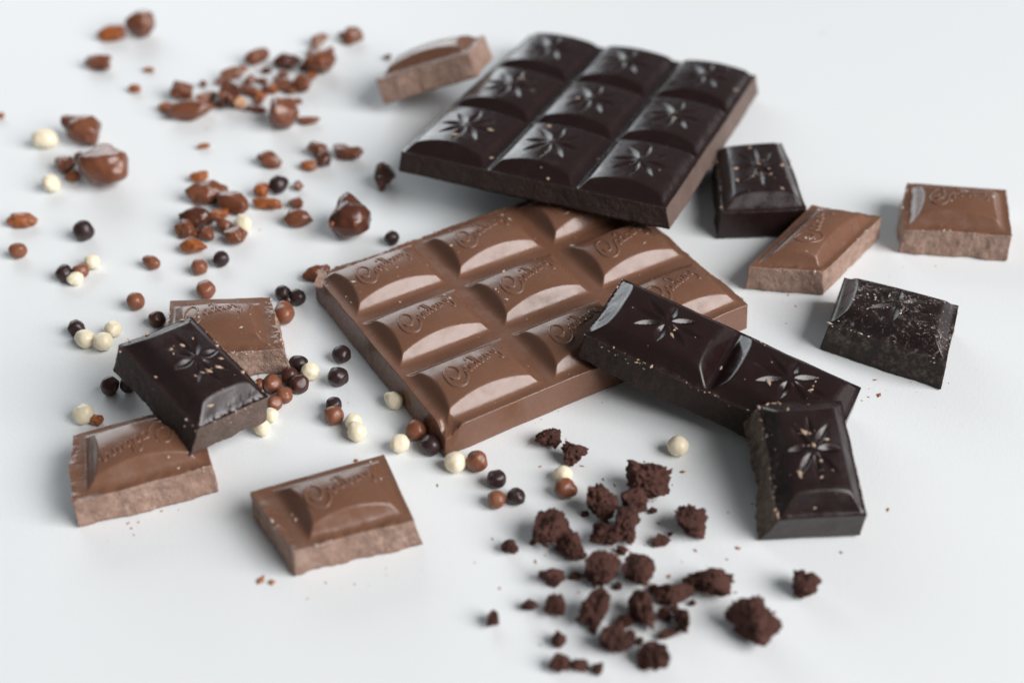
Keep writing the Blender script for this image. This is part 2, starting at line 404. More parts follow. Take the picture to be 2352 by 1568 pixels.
# nine-square milk bar: local x along the writing, y away from the camera
vdir = np.array([math.cos(rad(31.6)), math.sin(rad(31.6))]); udir = np.array([vdir[1], -vdir[0]])
c0 = np.array([-4.50, 1.42]) + vdir * 3.90 + udir * 2.95
bar = make_piece('milk_chocolate_bar', 'milk', (c0[0], c0[1], 0), rotz(31.6), 3, 3, 2.53, 1.97, TM,
    ((0.012, 0.06), (0.022, 0.03), (0.012, 0.05), (0.03, 0.02)), MILK, MILKX, 11,
    'glossy milk chocolate bar of nine embossed squares, lying flat under the raised dark bar', 'chocolate bar',
    dust=110, dust_mat=PALE, dust_size=0.018, dents=((-3.78, -2.93, 0.42, 0.24), (-3.8, 2.9, 0.4, 0.2)))
# nine-square dark bar, propped on the milk bar: local x runs away from the camera
make_piece('dark_chocolate_bar', 'dark_arched', (1.98, 7.72, 0.62), (rad(-0.6), rad(7.3), rad(-21.9 + 90)), 3, 3, 2.86, 2.20, 0.53,
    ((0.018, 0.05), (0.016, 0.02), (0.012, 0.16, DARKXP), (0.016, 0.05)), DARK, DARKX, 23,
    'large glossy dark chocolate bar of nine star-stamped squares, propped on the milk bar', 'chocolate bar',
    dust=60, dust_mat=TAN, dust_size=0.03)
# two-square dark strip
make_piece('dark_chocolate_piece', 'dark', (4.17, -1.98, 0.50), (rad(5.0), rad(10.6), rad(-26.3)), 2, 1, 2.68, 1.86, TD,
    ((0.022, 0.03), (0.008, 0.05), (0.03, 0.03), (0.012, 0.03)), DARK, DARKX, 37,
    'dark chocolate strip of two star-stamped squares leaning on the milk bar', 'chocolate piece',
    dust=26, dust_size=0.022)
make_piece('dark_chocolate_piece', 'dark', (5.62, -4.52, 0.36), (rad(0.5), rad(15.5), rad(-86.5)), 1, 1, 2.48, 1.66, TD,
    ((0.03, 0.02), (0.008, 0.05), (0.06, 0.24), (0.02, 0.02)), DARKS, DARKXS, 41,
    'single dark chocolate square tilted up on the end of the two-square strip', 'chocolate piece', 'loose dark chocolate squares',
    dust=40, dust_size=0.026)
make_piece('dark_chocolate_piece', 'dark', (-6.42, -2.80, 0.90), (rad(-9), rad(12), rad(-45.5)), 1, 1, 2.60, 1.68, TD,
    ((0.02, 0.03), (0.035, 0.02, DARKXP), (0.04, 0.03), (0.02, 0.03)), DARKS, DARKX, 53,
    'single dark chocolate square lying across two milk chocolate pieces', 'chocolate piece', 'loose dark chocolate squares',
    dust=34, dust_size=0.034)
make_piece('dark_chocolate_piece', 'dark', (5.98, 5.45, 0), rotz(-89), 1, 1, 2.72, 1.86, TD,
    ((0.02, 0.02), (0.01, 0.04), (0.03, 0.04), (0.02, 0.03)), DARKS, DARKX, 61,
    'single dark chocolate square lying flat right of the big dark bar', 'chocolate piece', 'loose dark chocolate squares', quad=((5.06, 6.58), (4.96, 3.83), (6.98, 3.95), (6.83, 6.87)),
    dust=50, dust_size=0.026)
make_piece('dark_chocolate_piece', 'dark', (8.18, -0.08, 0), rotz(-27.5), 1, 1, 2.66, 1.92, TD,
    ((0.012, 0.10), (0.02, 0.02), (0.022, 0.03), (0.016, 0.02)), DARKB, DARKXB, 67,
    'single dark chocolate square covered in pale dusty scuffs, far right', 'chocolate piece', 'loose dark chocolate squares', quad=((6.78, -0.30), (8.98, -1.56), (9.70, 0.30), (7.40, 1.31)),
    dust=150, dust_mat=PALE, dust_size=0.014)
# loose milk squares
def milk(pos, rot, sides, seed, label, **kw):
    return make_piece('milk_chocolate_piece', 'milk', pos, rot, 1, 1, kw.pop('Lx', 2.45), kw.pop('Ly', 1.93), TM, sides, MILK, MILKX, seed, label,
                      'chocolate piece', 'loose milk chocolate squares', dust=kw.pop('dust', 18), dust_mat=PALE, dust_size=0.018, **kw)
milk((0, 0, 0), rotz(22), ((0.045, 0.03), (0.012, 0.16), (0.05, 0.03), (0.012, 0.02)), 71,
     'single milk chocolate square lying alone at the bottom, nearest the camera', Ly=1.9, pads=(0.22, 0, 0, 0),
     quad=((-3.90, -6.70), (-1.79, -5.93), (-2.47, -4.21), (-4.91, -5.22)))
milk((-7.18, -4.10, 0), rotz(22 + 180), ((0.03, 0.02), (0.045, 0.06), (0.02, 0.02), (0.05, 0.05)), 73,
     'milk chocolate square at lower left, partly under the dark square, its writing upside down', pads=(0, 0.12, 0, 0), quad=((-6.37, -2.76), (-8.62, -3.68), (-8.20, -5.51), (-5.74, -4.53)))
milk((-6.22, -0.17, 0), rotz(-4), ((0.02, 0.03), (0.05, 0.12), (0.05, 0.03), (0.015, 0.03)), 79,
     'milk chocolate square behind the left dark square, its writing clearly readable', Lx=2.6, dust=30, tshift=(-0.1, 0.06), pads=(0, 0.2, 0, 0.1), quad=((-7.25, -1.35), (-4.78, -1.06), (-5.30, 0.67), (-7.47, 0.56)))
milk((0, 0, 0), rotz(47), ((0.045, -0.05), (0.035, 0.05), (0.03, 0.05), (0.012, 0.03)), 83,
     'arched milk chocolate square touching the flat dark square on the right', Lx=2.75, Ly=1.8, quad=((6.98, 1.60), (8.74, 3.75), (7.12, 4.18), (5.33, 1.80)))
milk((10.55, 4.08, 0), rotz(-8), ((0.04, 0.04), (0.02, 0.02), (0.055, 0.03), (0.012, 0.02)), 89,
     'rightmost milk chocolate square, lying flat with a rough snapped front', quad=((9.11, 3.26), (11.57, 2.96), (11.95, 4.85), (9.61, 5.17)))
milk((-1.96, 10.24, 0.60), (rad(-14.9), rad(-21.5), rad(-6.6)), ((0.03, 0.02), (0.04, 0.0), (0.03, 0.0), (0.02, 0.02)), 97,
     'blurred milk chocolate square tipped up against the left edge of the big dark bar', Lx=2.68, Ly=1.95, text=False)

# ------------------------------------------------------------------ curled shavings on the milk bar's corners
def curl(parent, p, ang, length, width, lift, seed, mat):
    V = []; F = []; n, m = 14, 5
    for i in range(n):
        t = i / (n - 1)
        for j in range(m):
            u = (j / (m - 1) - 0.5) * width * (1 - 0.5 * t)
            x = length * t; z = lift * math.sin(t * 2.4) + 0.05 * u * u
            V.append((x, u + 0.05 * math.sin(5 * t + seed), z))
    for i in range(n - 1):
        for j in range(m - 1):
            a = i * m + j; F.append((a, a + m, a + m + 1, a + 1))
    V = np.array(V); V += 0.035 * np.stack([fbm(V * 4, seed + k, 3) for k in range(3)], 1)
    W = V.copy(); W[:, 2] -= 0.03; k = len(V); F = F + [tuple(q + k for q in f[::-1]) for f in F]
    V = np.vstack([V, W]); c, s = math.cos(ang), math.sin(ang)
    V = np.stack([V[:, 0] * c - V[:, 1] * s, V[:, 0] * s + V[:, 1] * c, V[:, 2]], 1) + np.array(p)
    return build('curled_shaving', V, np.array(F), mat, parent)
curl(bar, (-3.86, 2.55, 0.70), rad(60), 0.50, 0.22, 0.10, 8, MILKX)

# ------------------------------------------------------------------ lumps: icospheres pushed into shape
def ico(n):
    import bmesh
    bm = bmesh.new(); bmesh.ops.create_icosphere(bm, subdivisions=n, radius=1)
    V = np.array([v.co[:] for v in bm.verts]); F = np.array([[v.index for v in f.verts] for f in bm.faces]); bm.free(); return V, F
ICO = {k: ico(k) for k in (3, 4, 5)}
def adjacency(F, n):
    e = np.concatenate([F[:, [0, 1]], F[:, [1, 2]], F[:, [2, 0]]]); return np.concatenate([e, e[:, ::-1]]), np.bincount(np.concatenate([e, e[:, ::-1]])[:, 0], minlength=n)
ADJ = {k: adjacency(ICO[k][1], len(ICO[k][0])) for k in ICO}
def blend(lobe_list, lv=4, iters=8):
    """unit ball grown smoothly into side lobes (centre, radius); returns radial factors"""
    D = ICO[lv][0]; r = np.ones(len(D))
    for c, k in lobe_list:
        c = np.array(c, float); b = D @ c; disc = b * b - (c @ c - k * k)
        r = np.maximum(r, np.where((disc > 0) & (b > 0), b + np.sqrt(np.maximum(disc, 0)), 0))
    e, cnt = ADJ[lv]
    for _ in range(iters):
        r = 0.4 * r + 0.6 * np.bincount(e[:, 0], weights=r[e[:, 1]], minlength=len(D)) / cnt
    return r
def settle(V):
    V = V.copy(); V[:, 2] -= V[:, 2].min(); zmax = V[:, 2].max(); V[:, 2] = np.maximum(V[:, 2] - 0.03 * zmax, 0); return V
def put(name, px, py, V, F, mat, label, cat, group):
    """V already in cm and resting on z = 0; its middle is shown at px, py"""
    mid = (V[:, 2].max() + V[:, 2].min()) / 2
    p = at(px, py, mid)
    o = build(name, V - np.array([V[:, 0].mean(), V[:, 1].mean(), 0]), F, mat)
    o.location = Vector((p[0], p[1], 0)) * S
    return tag(o, label, cat, group)
seed = [100]
def nseed(): seed[0] += 13; return seed[0]
def pearl(px, py, d, colour, label, lump=0.11, lobe=None, oval=None):
    mat, name = {'m': (PMILK, 'milk_pearl'), 'k': (PDARK, 'dark_pearl'), 'b': (PBRWN, 'dark_pearl'), 'w': (PWHITE, 'white_pearl')}[colour]
    r = d * 0.5 * cm_per_px(at(px, py, 0.2)); V0, F0 = ICO[4]; sd = nseed()
    def shape(V, k):
        n = fbm(V * 0.9 + sd * 1.7 + k * 5, sd, 2, 0.4) * lump + vnoise(V * 2.4 + sd, sd + 3) * lump * 0.35
        V = V * (1 + n)[:, None]; rs = np.random.RandomState(sd)
        for _ in range(3):        # flat spots
            d_ = rs.randn(3); d_ /= np.linalg.norm(d_); q = V @ d_; c = 0.86 + 0.1 * rs.rand(); V = V - np.outer(np.where(q > c, (q - c) * 0.7, 0), d_)
        return V
    V, F = shape(V0, 0) * r, F0
    if lobe: V = V * blend([((lobe[0], lobe[1], lobe[3]), lobe[2])], 4, 2)[:, None]
    if oval:
        a = rad(oval[1]); ax = np.array([math.cos(a), math.sin(a), 0]); V = V + np.outer(V @ ax, ax) * (oval[0] - 1)
    return put(name, px, py, settle(V), F, mat, label, 'pearl', {'m': 'milk chocolate pearls', 'k': 'dark chocolate pearls', 'b': 'dark chocolate pearls', 'w': 'white chocolate pearls'}[colour])

def nugget(px, py, wpx, hpx, ang, colour, label, sharp=0.26, extra=(), name=None, spots=0):
    mat = {'n': NUT, 'l': NUTL, 'd': NUTD, 'a': AMBER, 'p': PEACH, 'k': PDARK}[colour]
    s = cm_per_px(at(px, py, 0.15)); V0, F0 = ICO[4]; sd = nseed(); rs = np.random.RandomState(sd)
    a, b = wpx * 0.61 * s, hpx * 0.61 * s
    dirs = rs.randn(11, 3); dirs /= np.linalg.norm(dirs, axis=1)[:, None]; cuts = 0.60 + 0.34 * rs.rand(11)
    def shape(V, k):
        V = V * (1 + 1.25 * sharp * fbm(V * 1.3 + sd + 9 * k, sd + k, 3, 0.5) - sharp * 0.9 * np.clip(np.abs(vnoise(V * 1.9 + sd, sd + 40)) - 0.1, 0, 1))[:, None]
        for d, c in zip(dirs, cuts):          # soft facets
            q = V @ d; V = V - np.outer(np.where(q > c, (q - c) * 0.75, 0), d)
        V = V * (1 + 0.022 * fbm(V * 5 + sd, sd + 60, 3))[:, None]
        ext = np.abs(V).max(0); return V / ext
    V = shape(V0, 0)
    if extra: V = V * blend([((dx, dy, kk * 0.25), k) for (dx, dy, k, kk) in extra], 4, 5)[:, None]
    V, F = V * np.array([a, b * 1.02, b * 0.92]), F0
    t = rad(ang); c_, s_ = math.cos(t), math.sin(t)
    V = np.stack([V[:, 0] * c_ - V[:, 1] * s_, V[:, 0] * s_ + V[:, 1] * c_, V[:, 2]], 1)
    V = settle(V)
    o = put(name or ('caramel_bit' if colour in 'ap' else 'chocolate_nugget'), px, py, V, F, mat, label, 'caramel bit' if colour in 'ap' else 'nugget',
            'amber caramel bits' if colour in 'ap' else 'chocolate coated nuggets')
    V = V - np.array([V[:, 0].mean(), V[:, 1].mean(), 0])
    for k in range(spots):
        v = V[np.argsort(-(V @ np.array([-0.55 + 0.7 * k, -0.55, 0.5 - 0.35 * k])))[0]]
        q, f = ICO[3]; build('nut_fleck', q * np.array([0.09, 0.05, 0.10]) * (1 - 0.25 * k) * (1 + 0.25 * fbm(q * 2, sd + k, 2))[:, None] + v * 0.93, f, AMBER, o)
    return o

def crumb(px, py, wpx, hpx, label, ang=0, big=False, sharp=0.44):
    s = cm_per_px(at(px, py, 0.3)); sd = nseed(); V0, F0 = ICO[5]
    a, b = wpx * 0.5 * s * 1.13, hpx * 0.5 * s * 1.13
    V = V0 * (1 + sharp * fbm(V0 * 1.25 + sd, sd, 3, 0.55))[:, None]
    rs = np.random.RandomState(sd)
    for _ in range(8):
        d = rs.randn(3); d /= np.linalg.norm(d); q = V @ d; c = 0.55 + 0.35 * rs.rand(); V = V - np.outer(np.where(q > c, (q - c) * 0.88, 0), d)
    sz = 0.5 * (a + b)
    f = 0.30 / max(sz, 0.06)                       # pore size stays about the same on big and small crumbs
    f = min(f, 3.0) if sz < .2 else f
    k1 = 4.2 * sz / 0.35; k1 = max(k1, 2.6)
    V = V / np.abs(V).max(0)
    n = fbm(V0 * k1 * 1.5 + sd, sd + 50, 4, 0.7); pit = np.clip(-vnoise(V0 * k1 * 1.25 + sd, sd + 90) - 0.25, 0, 1)
    V = V * (1 + 0.095 * n - 0.55 * pit)[:, None]
    V = V * np.array([a, b, b * 0.95]); t = rad(ang); c_, s_ = math.cos(t), math.sin(t)
    V = np.stack([V[:, 0] * c_ - V[:, 1] * s_, V[:, 0] * s_ + V[:, 1] * c_, V[:, 2]], 1)
    return put('brownie_crumb', px, py, settle(V), F0, BROWNIE, label, 'brownie crumb', 'brownie crumbs')

# ------------------------------------------------------------------ crisp pearls: px, py, diameter in the photograph
for a in [
 (192, 528, 46, 'k', 'twin-lobed dark pearl standing alone at far left, left of the nugget cluster', dict(lobe=(-.35, .25, .8, -.1))),
 (42, 575, 36, 'm', 'lone milk pearl at the left edge below the amber chunk', dict(oval=(1.15, 30))),
 (212, 601, 38, 'w', 'blurred white pearl behind the small three-pearl cluster at left', {}),
 (148, 627, 40, 'k', 'dark pearl in the small cluster at left with a white chip', {}),
 (185, 622, 32, 'm', 'milk pearl between a dark pearl and a blurred white one at left', dict(oval=(1.2, 20))),
 (172, 640, 30, 'w', 'broken white pearl chip in front of a dark and a milk pearl', dict(lump=.22, oval=(1.3, 20))),
 (348, 602, 33, 'm', 'oval bean-like milk pearl alone left of the nugget cluster', dict(oval=(1.35, -30))),
 (458, 613, 38, 'm', 'milk pearl just below the nugget cluster, left of a dark pearl', {}),
 (507, 594, 37, 'k', 'round dark pearl just below the nugget cluster', {}),
 (472, 666, 43, 'm', 'lumpy milk pearl just behind the milk square with readable writing', dict(lump=.14)),
 (311, 691, 42, 'm', 'lone milk pearl left of the milk square with readable writing', {}),
 (360, 732, 40, 'b', 'brown pearl tucked against the left side of a milk square', {}),
 (558, 514, 42, 'w', 'blurred white pearl at the right of the nugget cluster', {}),
 (117, 420, 42, 'w', 'blurred white pearl below the biggest nugget at far left', {}),
 (103, 318, 46, 'w', 'blurred oval white pearl farthest back at left', dict(oval=(1.3, 10))),
 (176, 752, 40, 'k', 'cube-like dark pearl beside three white pearls at left', dict(lump=.16)),
 (195, 777, 44, 'w', 'left one of three white pearls, touching a cube-like dark pearl', {}),
 (237, 785, 45, 'w', 'front one of three white pearls at left', {}),
 (260, 755, 40, 'w', 'back one of three white pearls at left', {}),
 (252, 885, 44, 'b', 'brown pearl lying left of the shaded black pearl', {}),
 (295, 883, 39, 'k', 'nearly black pearl in the shadow under the left dark square', {}),
 (192, 949, 50, 'w', 'large white pearl beside a tiny amber bit, behind the lower left milk square', {}),
 (650, 673, 38, 'k', 'left dark pearl of a cluster near the milk bar left corner', dict(lump=.1)),
 (684, 682, 37, 'k', 'right dark pearl of a cluster near the milk bar left corner', dict(lump=.1)),
 (662, 690, 26, 'k', 'small dark pearl wedged between two dark pearls', dict(lump=.12)),
 (652, 720, 46, 'm', 'milk pearl with a cap-like lobe below the dark pearl cluster', dict(lobe=(-.05, .65, .75, .2))),
 (685, 834, 36, 'k', 'dark pearl half behind a white pearl and a white chip', dict(oval=(1.25, 0), lump=.12)),
 (681, 841, 16, 'w', 'tiny white chip in front of a dark pearl', dict(lump=.2)),
 (713, 852, 42, 'w', 'white pearl right of the brown pearls near the left milk square', {}),
 (665, 862, 42, 'b', 'upper brown pearl of a fused pair right of the left milk square', {}),
 (687, 880, 45, 'b', 'lower brown pearl of a fused pair right of the left milk square', {}),
 (625, 880, 43, 'm', 'milk pearl at the right corner of the left milk square', {}),
 (598, 883, 30, 'm', 'small milk pearl peeking out behind the left dark square', {}),
 (653, 906, 38, 'm', 'reddish milk pearl right of the left dark square tip', {}),
 (631, 925, 37, 'm', 'milk pearl touching the right tip of the left dark square', {}),
 (602, 980, 42, 'w', 'white pearl in front below the right tip of the left dark square', {}),
 (622, 952, 36, 'w', 'white pearl half hidden behind the right tip of the left dark square', {}),
 (785, 813, 43, 'k', 'upper of two lone dark pearls left of the milk bar', {}),
 (776, 865, 47, 'k', 'lower, angular one of two lone dark pearls left of the milk bar', dict(lump=.16)),
 (767, 929, 38, 'k', 'dark pearl peeking out behind a milk pearl, left of the milk bar', {}),
 (766, 952, 45, 'm', 'knobbly milk pearl in front of a dark pearl, left of the milk bar', dict(lump=.1)),
 (811, 968, 41, 'w', 'back one of two touching white pearls left of the milk bar corner', {}),
 (820, 991, 46, 'w', 'front one of two touching white pearls left of the milk bar corner', {}),
 (905, 919, 41, 'w', 'pointed white pearl close to the milk bar left side', dict(lobe=(-.6, .45, .55, .1))),
 (955, 986, 50, 'm', 'milk pearl against the milk bar near its front corner', dict(lump=.1)),
 (989, 1021, 48, 'k', 'dark pearl with a brown lobe touching the milk bar front corner', dict(lobe=(.4, .55, .72, .1))),
 (918, 1018, 47, 'w', 'white pearl left of the milk and dark pearls at the bar corner', {}),
 (1046, 1060, 48, 'w', 'white pearl in front of the milk bar front corner', {}),
 (1096, 1058, 50, 'm', 'lumpy milk pearl right of a white pearl, in front of the bar corner', dict(lump=.15)),
 (1140, 1100, 46, 'k', 'dark pearl at the back of a trio in front of the milk bar', {}),
 (1140, 1145, 44, 'm', 'milk pearl at the front of a trio in front of the milk bar', {}),
 (1185, 1139, 42, 'k', 'angular dark pearl at the right of a trio in front of the milk bar', dict(lump=.16)),
 (1293, 1088, 44, 'w', 'white pearl just behind a milk pearl among the brownie crumbs', {}),
 (1297, 1120, 46, 'm', 'two-lobed milk pearl in front of a white pearl among brownie crumbs', dict(lobe=(.75, -.2, .7, -.2))),
 (1557, 1024, 50, 'w', 'lone white pearl beside the shadow of the dark strip', {}),
 (638, 424, 42, 'k', 'dark pearl among caramel bits right of the nugget cluster', dict(lobe=(.55, .5, .6, .1))),
 (900, 545, 36, 'k', 'dark pearl half hidden behind the milk bar', {}),
]: pearl(a[0], a[1], a[2], a[3], a[4], **a[5])

# ------------------------------------------------------------------ caramel nuggets: px, py, width, height in the photograph, turn
for a in [
 (325, 53, 58, 60, 0, 'n', 'blurred rounded nugget farthest back at upper left', {}),
 (258, 75, 55, 34, 0, 'a', 'diamond-shaped amber bit left of the rearmost nugget', dict(sharp=.22)),
 (222, 143, 50, 30, -10, 'n', 'bird-shaped two-lobed nugget at upper left', dict(extra=((.85, -.5, .6, 0), (.95, 1.1, .55, 1)), sharp=.2)),
 (341, 160, 25, 12, 0, 'a', 'tiny flat amber bit at upper left, upper of two', {}),
 (310, 203, 27, 19, 0, 'a', 'tiny pointed amber bit at upper left, lower of two', dict(sharp=.25)),
 (415, 207, 50, 44, 0, 'n', 'square-ish nugget at the left end of the upper nugget pile', {}),
 (467, 192, 16, 16, 0, 'n', 'tiny round nugget above the flat almond-like one', {}),
 (379, 246, 30, 22, -20, 'a', 'amber chip at the left tip of the flat almond-like nugget', {}),
 (438, 253, 92, 40, 12, 'n', 'long flat almond-like nugget in the upper pile', dict(sharp=.12)),
 (478, 224, 50, 22, 25, 'a', 'amber shard behind the flat almond-like nugget', {}),
 (534, 170, 46, 28, 15, 'l', 'pale brown nugget at the top of the upper pile', {}),
 (522, 213, 46, 64, 0, 'd', 'dark nugget with amber flecks in the middle of the upper pile', dict(spots=2)),
 (549, 236, 30, 30, 0, 'p', 'peach-coloured nut piece in the upper pile', {}),
 (575, 182, 26, 26, 0, 'n', 'small nugget between the pale nugget and the shard', {}),
 (577, 208, 40, 24, 10, 'n', 'flat nugget right of the dark flecked one', {}),
 (590, 128, 58, 30, 48, 'n', 'upright pointed shard at the top of the upper pile', dict(sharp=.1)),
 (580, 248, 34, 18, 0, 'n', 'small nugget at the bottom of the upper pile', {}),
 (657, 140, 52, 36, -15, 'd', 'dark two-lobed nugget right of the upright shard', dict(extra=((.6, .4, .65, 1),))),
 (736, 140, 64, 52, 25, 'n', 'large nugget with amber flecks at the right of the upper pile', dict(spots=2, extra=((-.3, .5, .7, 1),))),
 (732, 92, 46, 24, 40, 'l', 'pale thin shard leaning behind a large flecked nugget', dict(sharp=.1)),
 (806, 80, 52, 36, 18, 'n', 'lone oval nugget left of the tipped milk square', {}),
 (694, 190, 42, 38, 0, 'n', 'reddish rounded nugget above the teardrop nugget', {}),
 (655, 196, 48, 24, 10, 'n', 'flat nugget left of the reddish rounded one', {}),
 (623, 202, 26, 24, 0, 'a', 'small amber bit in the right half of the upper pile', {}),
 (651, 172, 22, 18, 0, 'l', 'small pale bit between dark nuggets in the upper pile', {}),
 (646, 257, 66, 68, 0, 'n', 'large glossy teardrop nugget at the front of the upper pile', dict(sharp=.1, extra=((.35, .75, .45, 1.6),))),
 (708, 277, 50, 18, 8, 'n', 'thin shard right of the front teardrop nugget of the upper pile', dict(sharp=.12)),
 (596, 218, 30, 20, 0, 'a', 'amber bit touching the flat nugget in the upper pile', {}),
 (598, 252, 26, 16, 0, 'n', 'small bit left of the front teardrop nugget', {}),
 (618, 364, 52, 38, -20, 'n', 'lone egg-shaped nugget below the upper pile', dict(sharp=.1)),
 (730, 343, 44, 30, -10, 'n', 'upper nugget of a trio left of the big dark bar', {}),
 (743, 367, 34, 32, 0, 'd', 'dark right nugget of a trio left of the big dark bar', {}),
 (710, 379, 38, 24, 0, 'a', 'amber front bit of a trio left of the big dark bar', {}),
 (797, 350, 54, 30, -25, 'n', 'hook-shaped bent nugget left of the big dark bar', dict(extra=((.8, .9, .5, 1.2), (-.8, .5, .6, 1)))),
 (890, 130, 22, 14, 20, 'd', 'tiny dark sliver left of the tipped milk square', {}),
 (193, 299, 68, 64, 0, 'n', 'large blurred nugget with a side lobe above the biggest one', dict(extra=((-.95, .5, .5, 1),), sharp=.12)),
 (238, 383, 104, 84, -15, 'n', 'biggest glossy nugget, a smooth blob at far left', dict(sharp=.1, extra=((-.35, .7, .5, 1.5),))),
 (150, 377, 44, 40, 0, 'n', 'nugget left of the biggest glossy one', {}),
 (168, 402, 30, 26, 0, 'a', 'amber bit between two nuggets at far left', {}),
 (183, 360, 22, 22, 0, 'd', 'small dark bit behind the biggest glossy nugget', {}),
 (458, 405, 38, 24, 15, 'a', 'pointed amber bit above the middle nugget cluster', dict(sharp=.2)),
 (472, 442, 86, 44, 15, 'n', 'long nugget at the back of the middle cluster', {}),
 (535, 463, 72, 46, -18, 'n', 'pointed nugget at the back right of the middle cluster', dict(sharp=.12)),
 (452, 499, 64, 46, -8, 'd', 'glossy dark nugget in the middle of the cluster', dict(sharp=.12)),
 (505, 492, 36, 24, 20, 'a', 'amber bit between the glossy dark nugget and the pointed one', {}),
 (515, 516, 40, 32, -40, 'n', 'rounded nugget beside the blurred white pearl, upper of two', {}),
 (540, 541, 46, 38, 0, 'n', 'rounded nugget beside the blurred white pearl, lower of two', {}),
 (423, 525, 44, 34, -20, 'n', 'nugget at the left of the middle cluster', {}),
 (475, 537, 36, 32, 0, 'n', 'small rounded nugget at the front of the middle cluster', {}),
 (440, 562, 60, 42, -5, 'a', 'amber-brown bit at the very front of the middle cluster', {}),
 (450, 536, 22, 16, 0, 'a', 'tiny amber bit inside the middle cluster', {}),
 (49, 505, 62, 30, 0, 'a', 'large wedge-shaped amber chunk at the left edge', dict(sharp=.2, extra=((.2, .5, .6, 1),))),
 (1, 265, 16, 16, 0, 'a', 'amber bit cut off by the left edge of the picture', {}),
 (467, 335, 27, 14, 15, 'a', 'tiny lone amber sliver between the two nugget piles', {}),
 (599, 437, 30, 32, 0, 'a', 'orange-brown bit left of the dark pearl among caramel', {}),
 (684, 425, 22, 26, -20, 'n', 'tiny nugget right of the dark pearl among caramel', {}),
 (615, 466, 60, 28, -5, 'a', 'flat broken caramel piece below a dark pearl', {}),
 (682, 467, 36, 26, 0, 'n', 'small nugget directly behind a glossy oval one', {}),
 (684, 499, 56, 40, -12, 'n', 'glossy oval nugget left of the big teardrop nugget', dict(sharp=.1)),
 (804, 503, 78, 78, -10, 'd', 'big glossy teardrop nugget with amber flecks, left of the milk bar', dict(sharp=.08, extra=((-.32, .75, .52, 2.0),), spots=2)),
 (878, 402, 52, 54, 0, 'd', 'dark nugget at the front left corner of the big dark bar', {}),
 (725, 625, 60, 34, 25, 'n', 'curved nugget tucked behind the milk bar left corner', dict(sharp=.2)),
 (221, 963, 28, 24, 0, 'a', 'tiny amber bit touching the large white pearl', dict(sharp=.2)),
]: nugget(*a[:7], **a[7])

for (x, y, w_, h_, t_, c_), lab in zip([(505, 188, 26, 18, 20, 'n'), (556, 158, 24, 16, 40, 'l'), (560, 203, 22, 18, 0, 'n'), (602, 186, 24, 16, -30, 'n'), (613, 163, 20, 14, 10, 'd'), (640, 184, 22, 16, 0, 'n'),
     (670, 208, 24, 16, 30, 'n'), (702, 152, 30, 24, 50, 'n'), (716, 172, 22, 16, 0, 'a'), (757, 118, 24, 18, 60, 'n'), (684, 232, 20, 14, 0, 'n'), (592, 233, 22, 14, 0, 'n'), (500, 240, 22, 16, 0, 'n'),
     (432, 232, 20, 14, 0, 'a'), (610, 205, 20, 18, 0, 'd'), (718, 118, 26, 18, 45, 'l')],
    ['fragment behind the dark flecked nugget of the upper pile', 'pale fragment at the top end of the pale nugget', 'fragment directly right of the dark flecked nugget', 'fragment below the upright shard of the upper pile', 'dark fragment between the upright shard and the dark two-lobed nugget', 'fragment left of the small pale bit in the upper pile', 'fragment below the flat nugget in the right half of the upper pile', "fragment left of the large flecked nugget at the pile's right", 'amber fragment above the reddish rounded nugget', 'fragment at the right end of the thin pale shard', 'fragment behind the right side of the front teardrop nugget', 'fragment between the peach nut piece and the front teardrop nugget', 'fragment between the almond-like nugget and the dark flecked one', 'amber fragment on the far side of the almond-like nugget', 'dark fragment left of the small amber bit in the upper pile', 'pale fragment left of the thin pale shard']):
    nugget(x, y, w_, h_, t_, c_, 'small nugget ' + lab)['group'] = 'small fragments in the upper nugget pile'
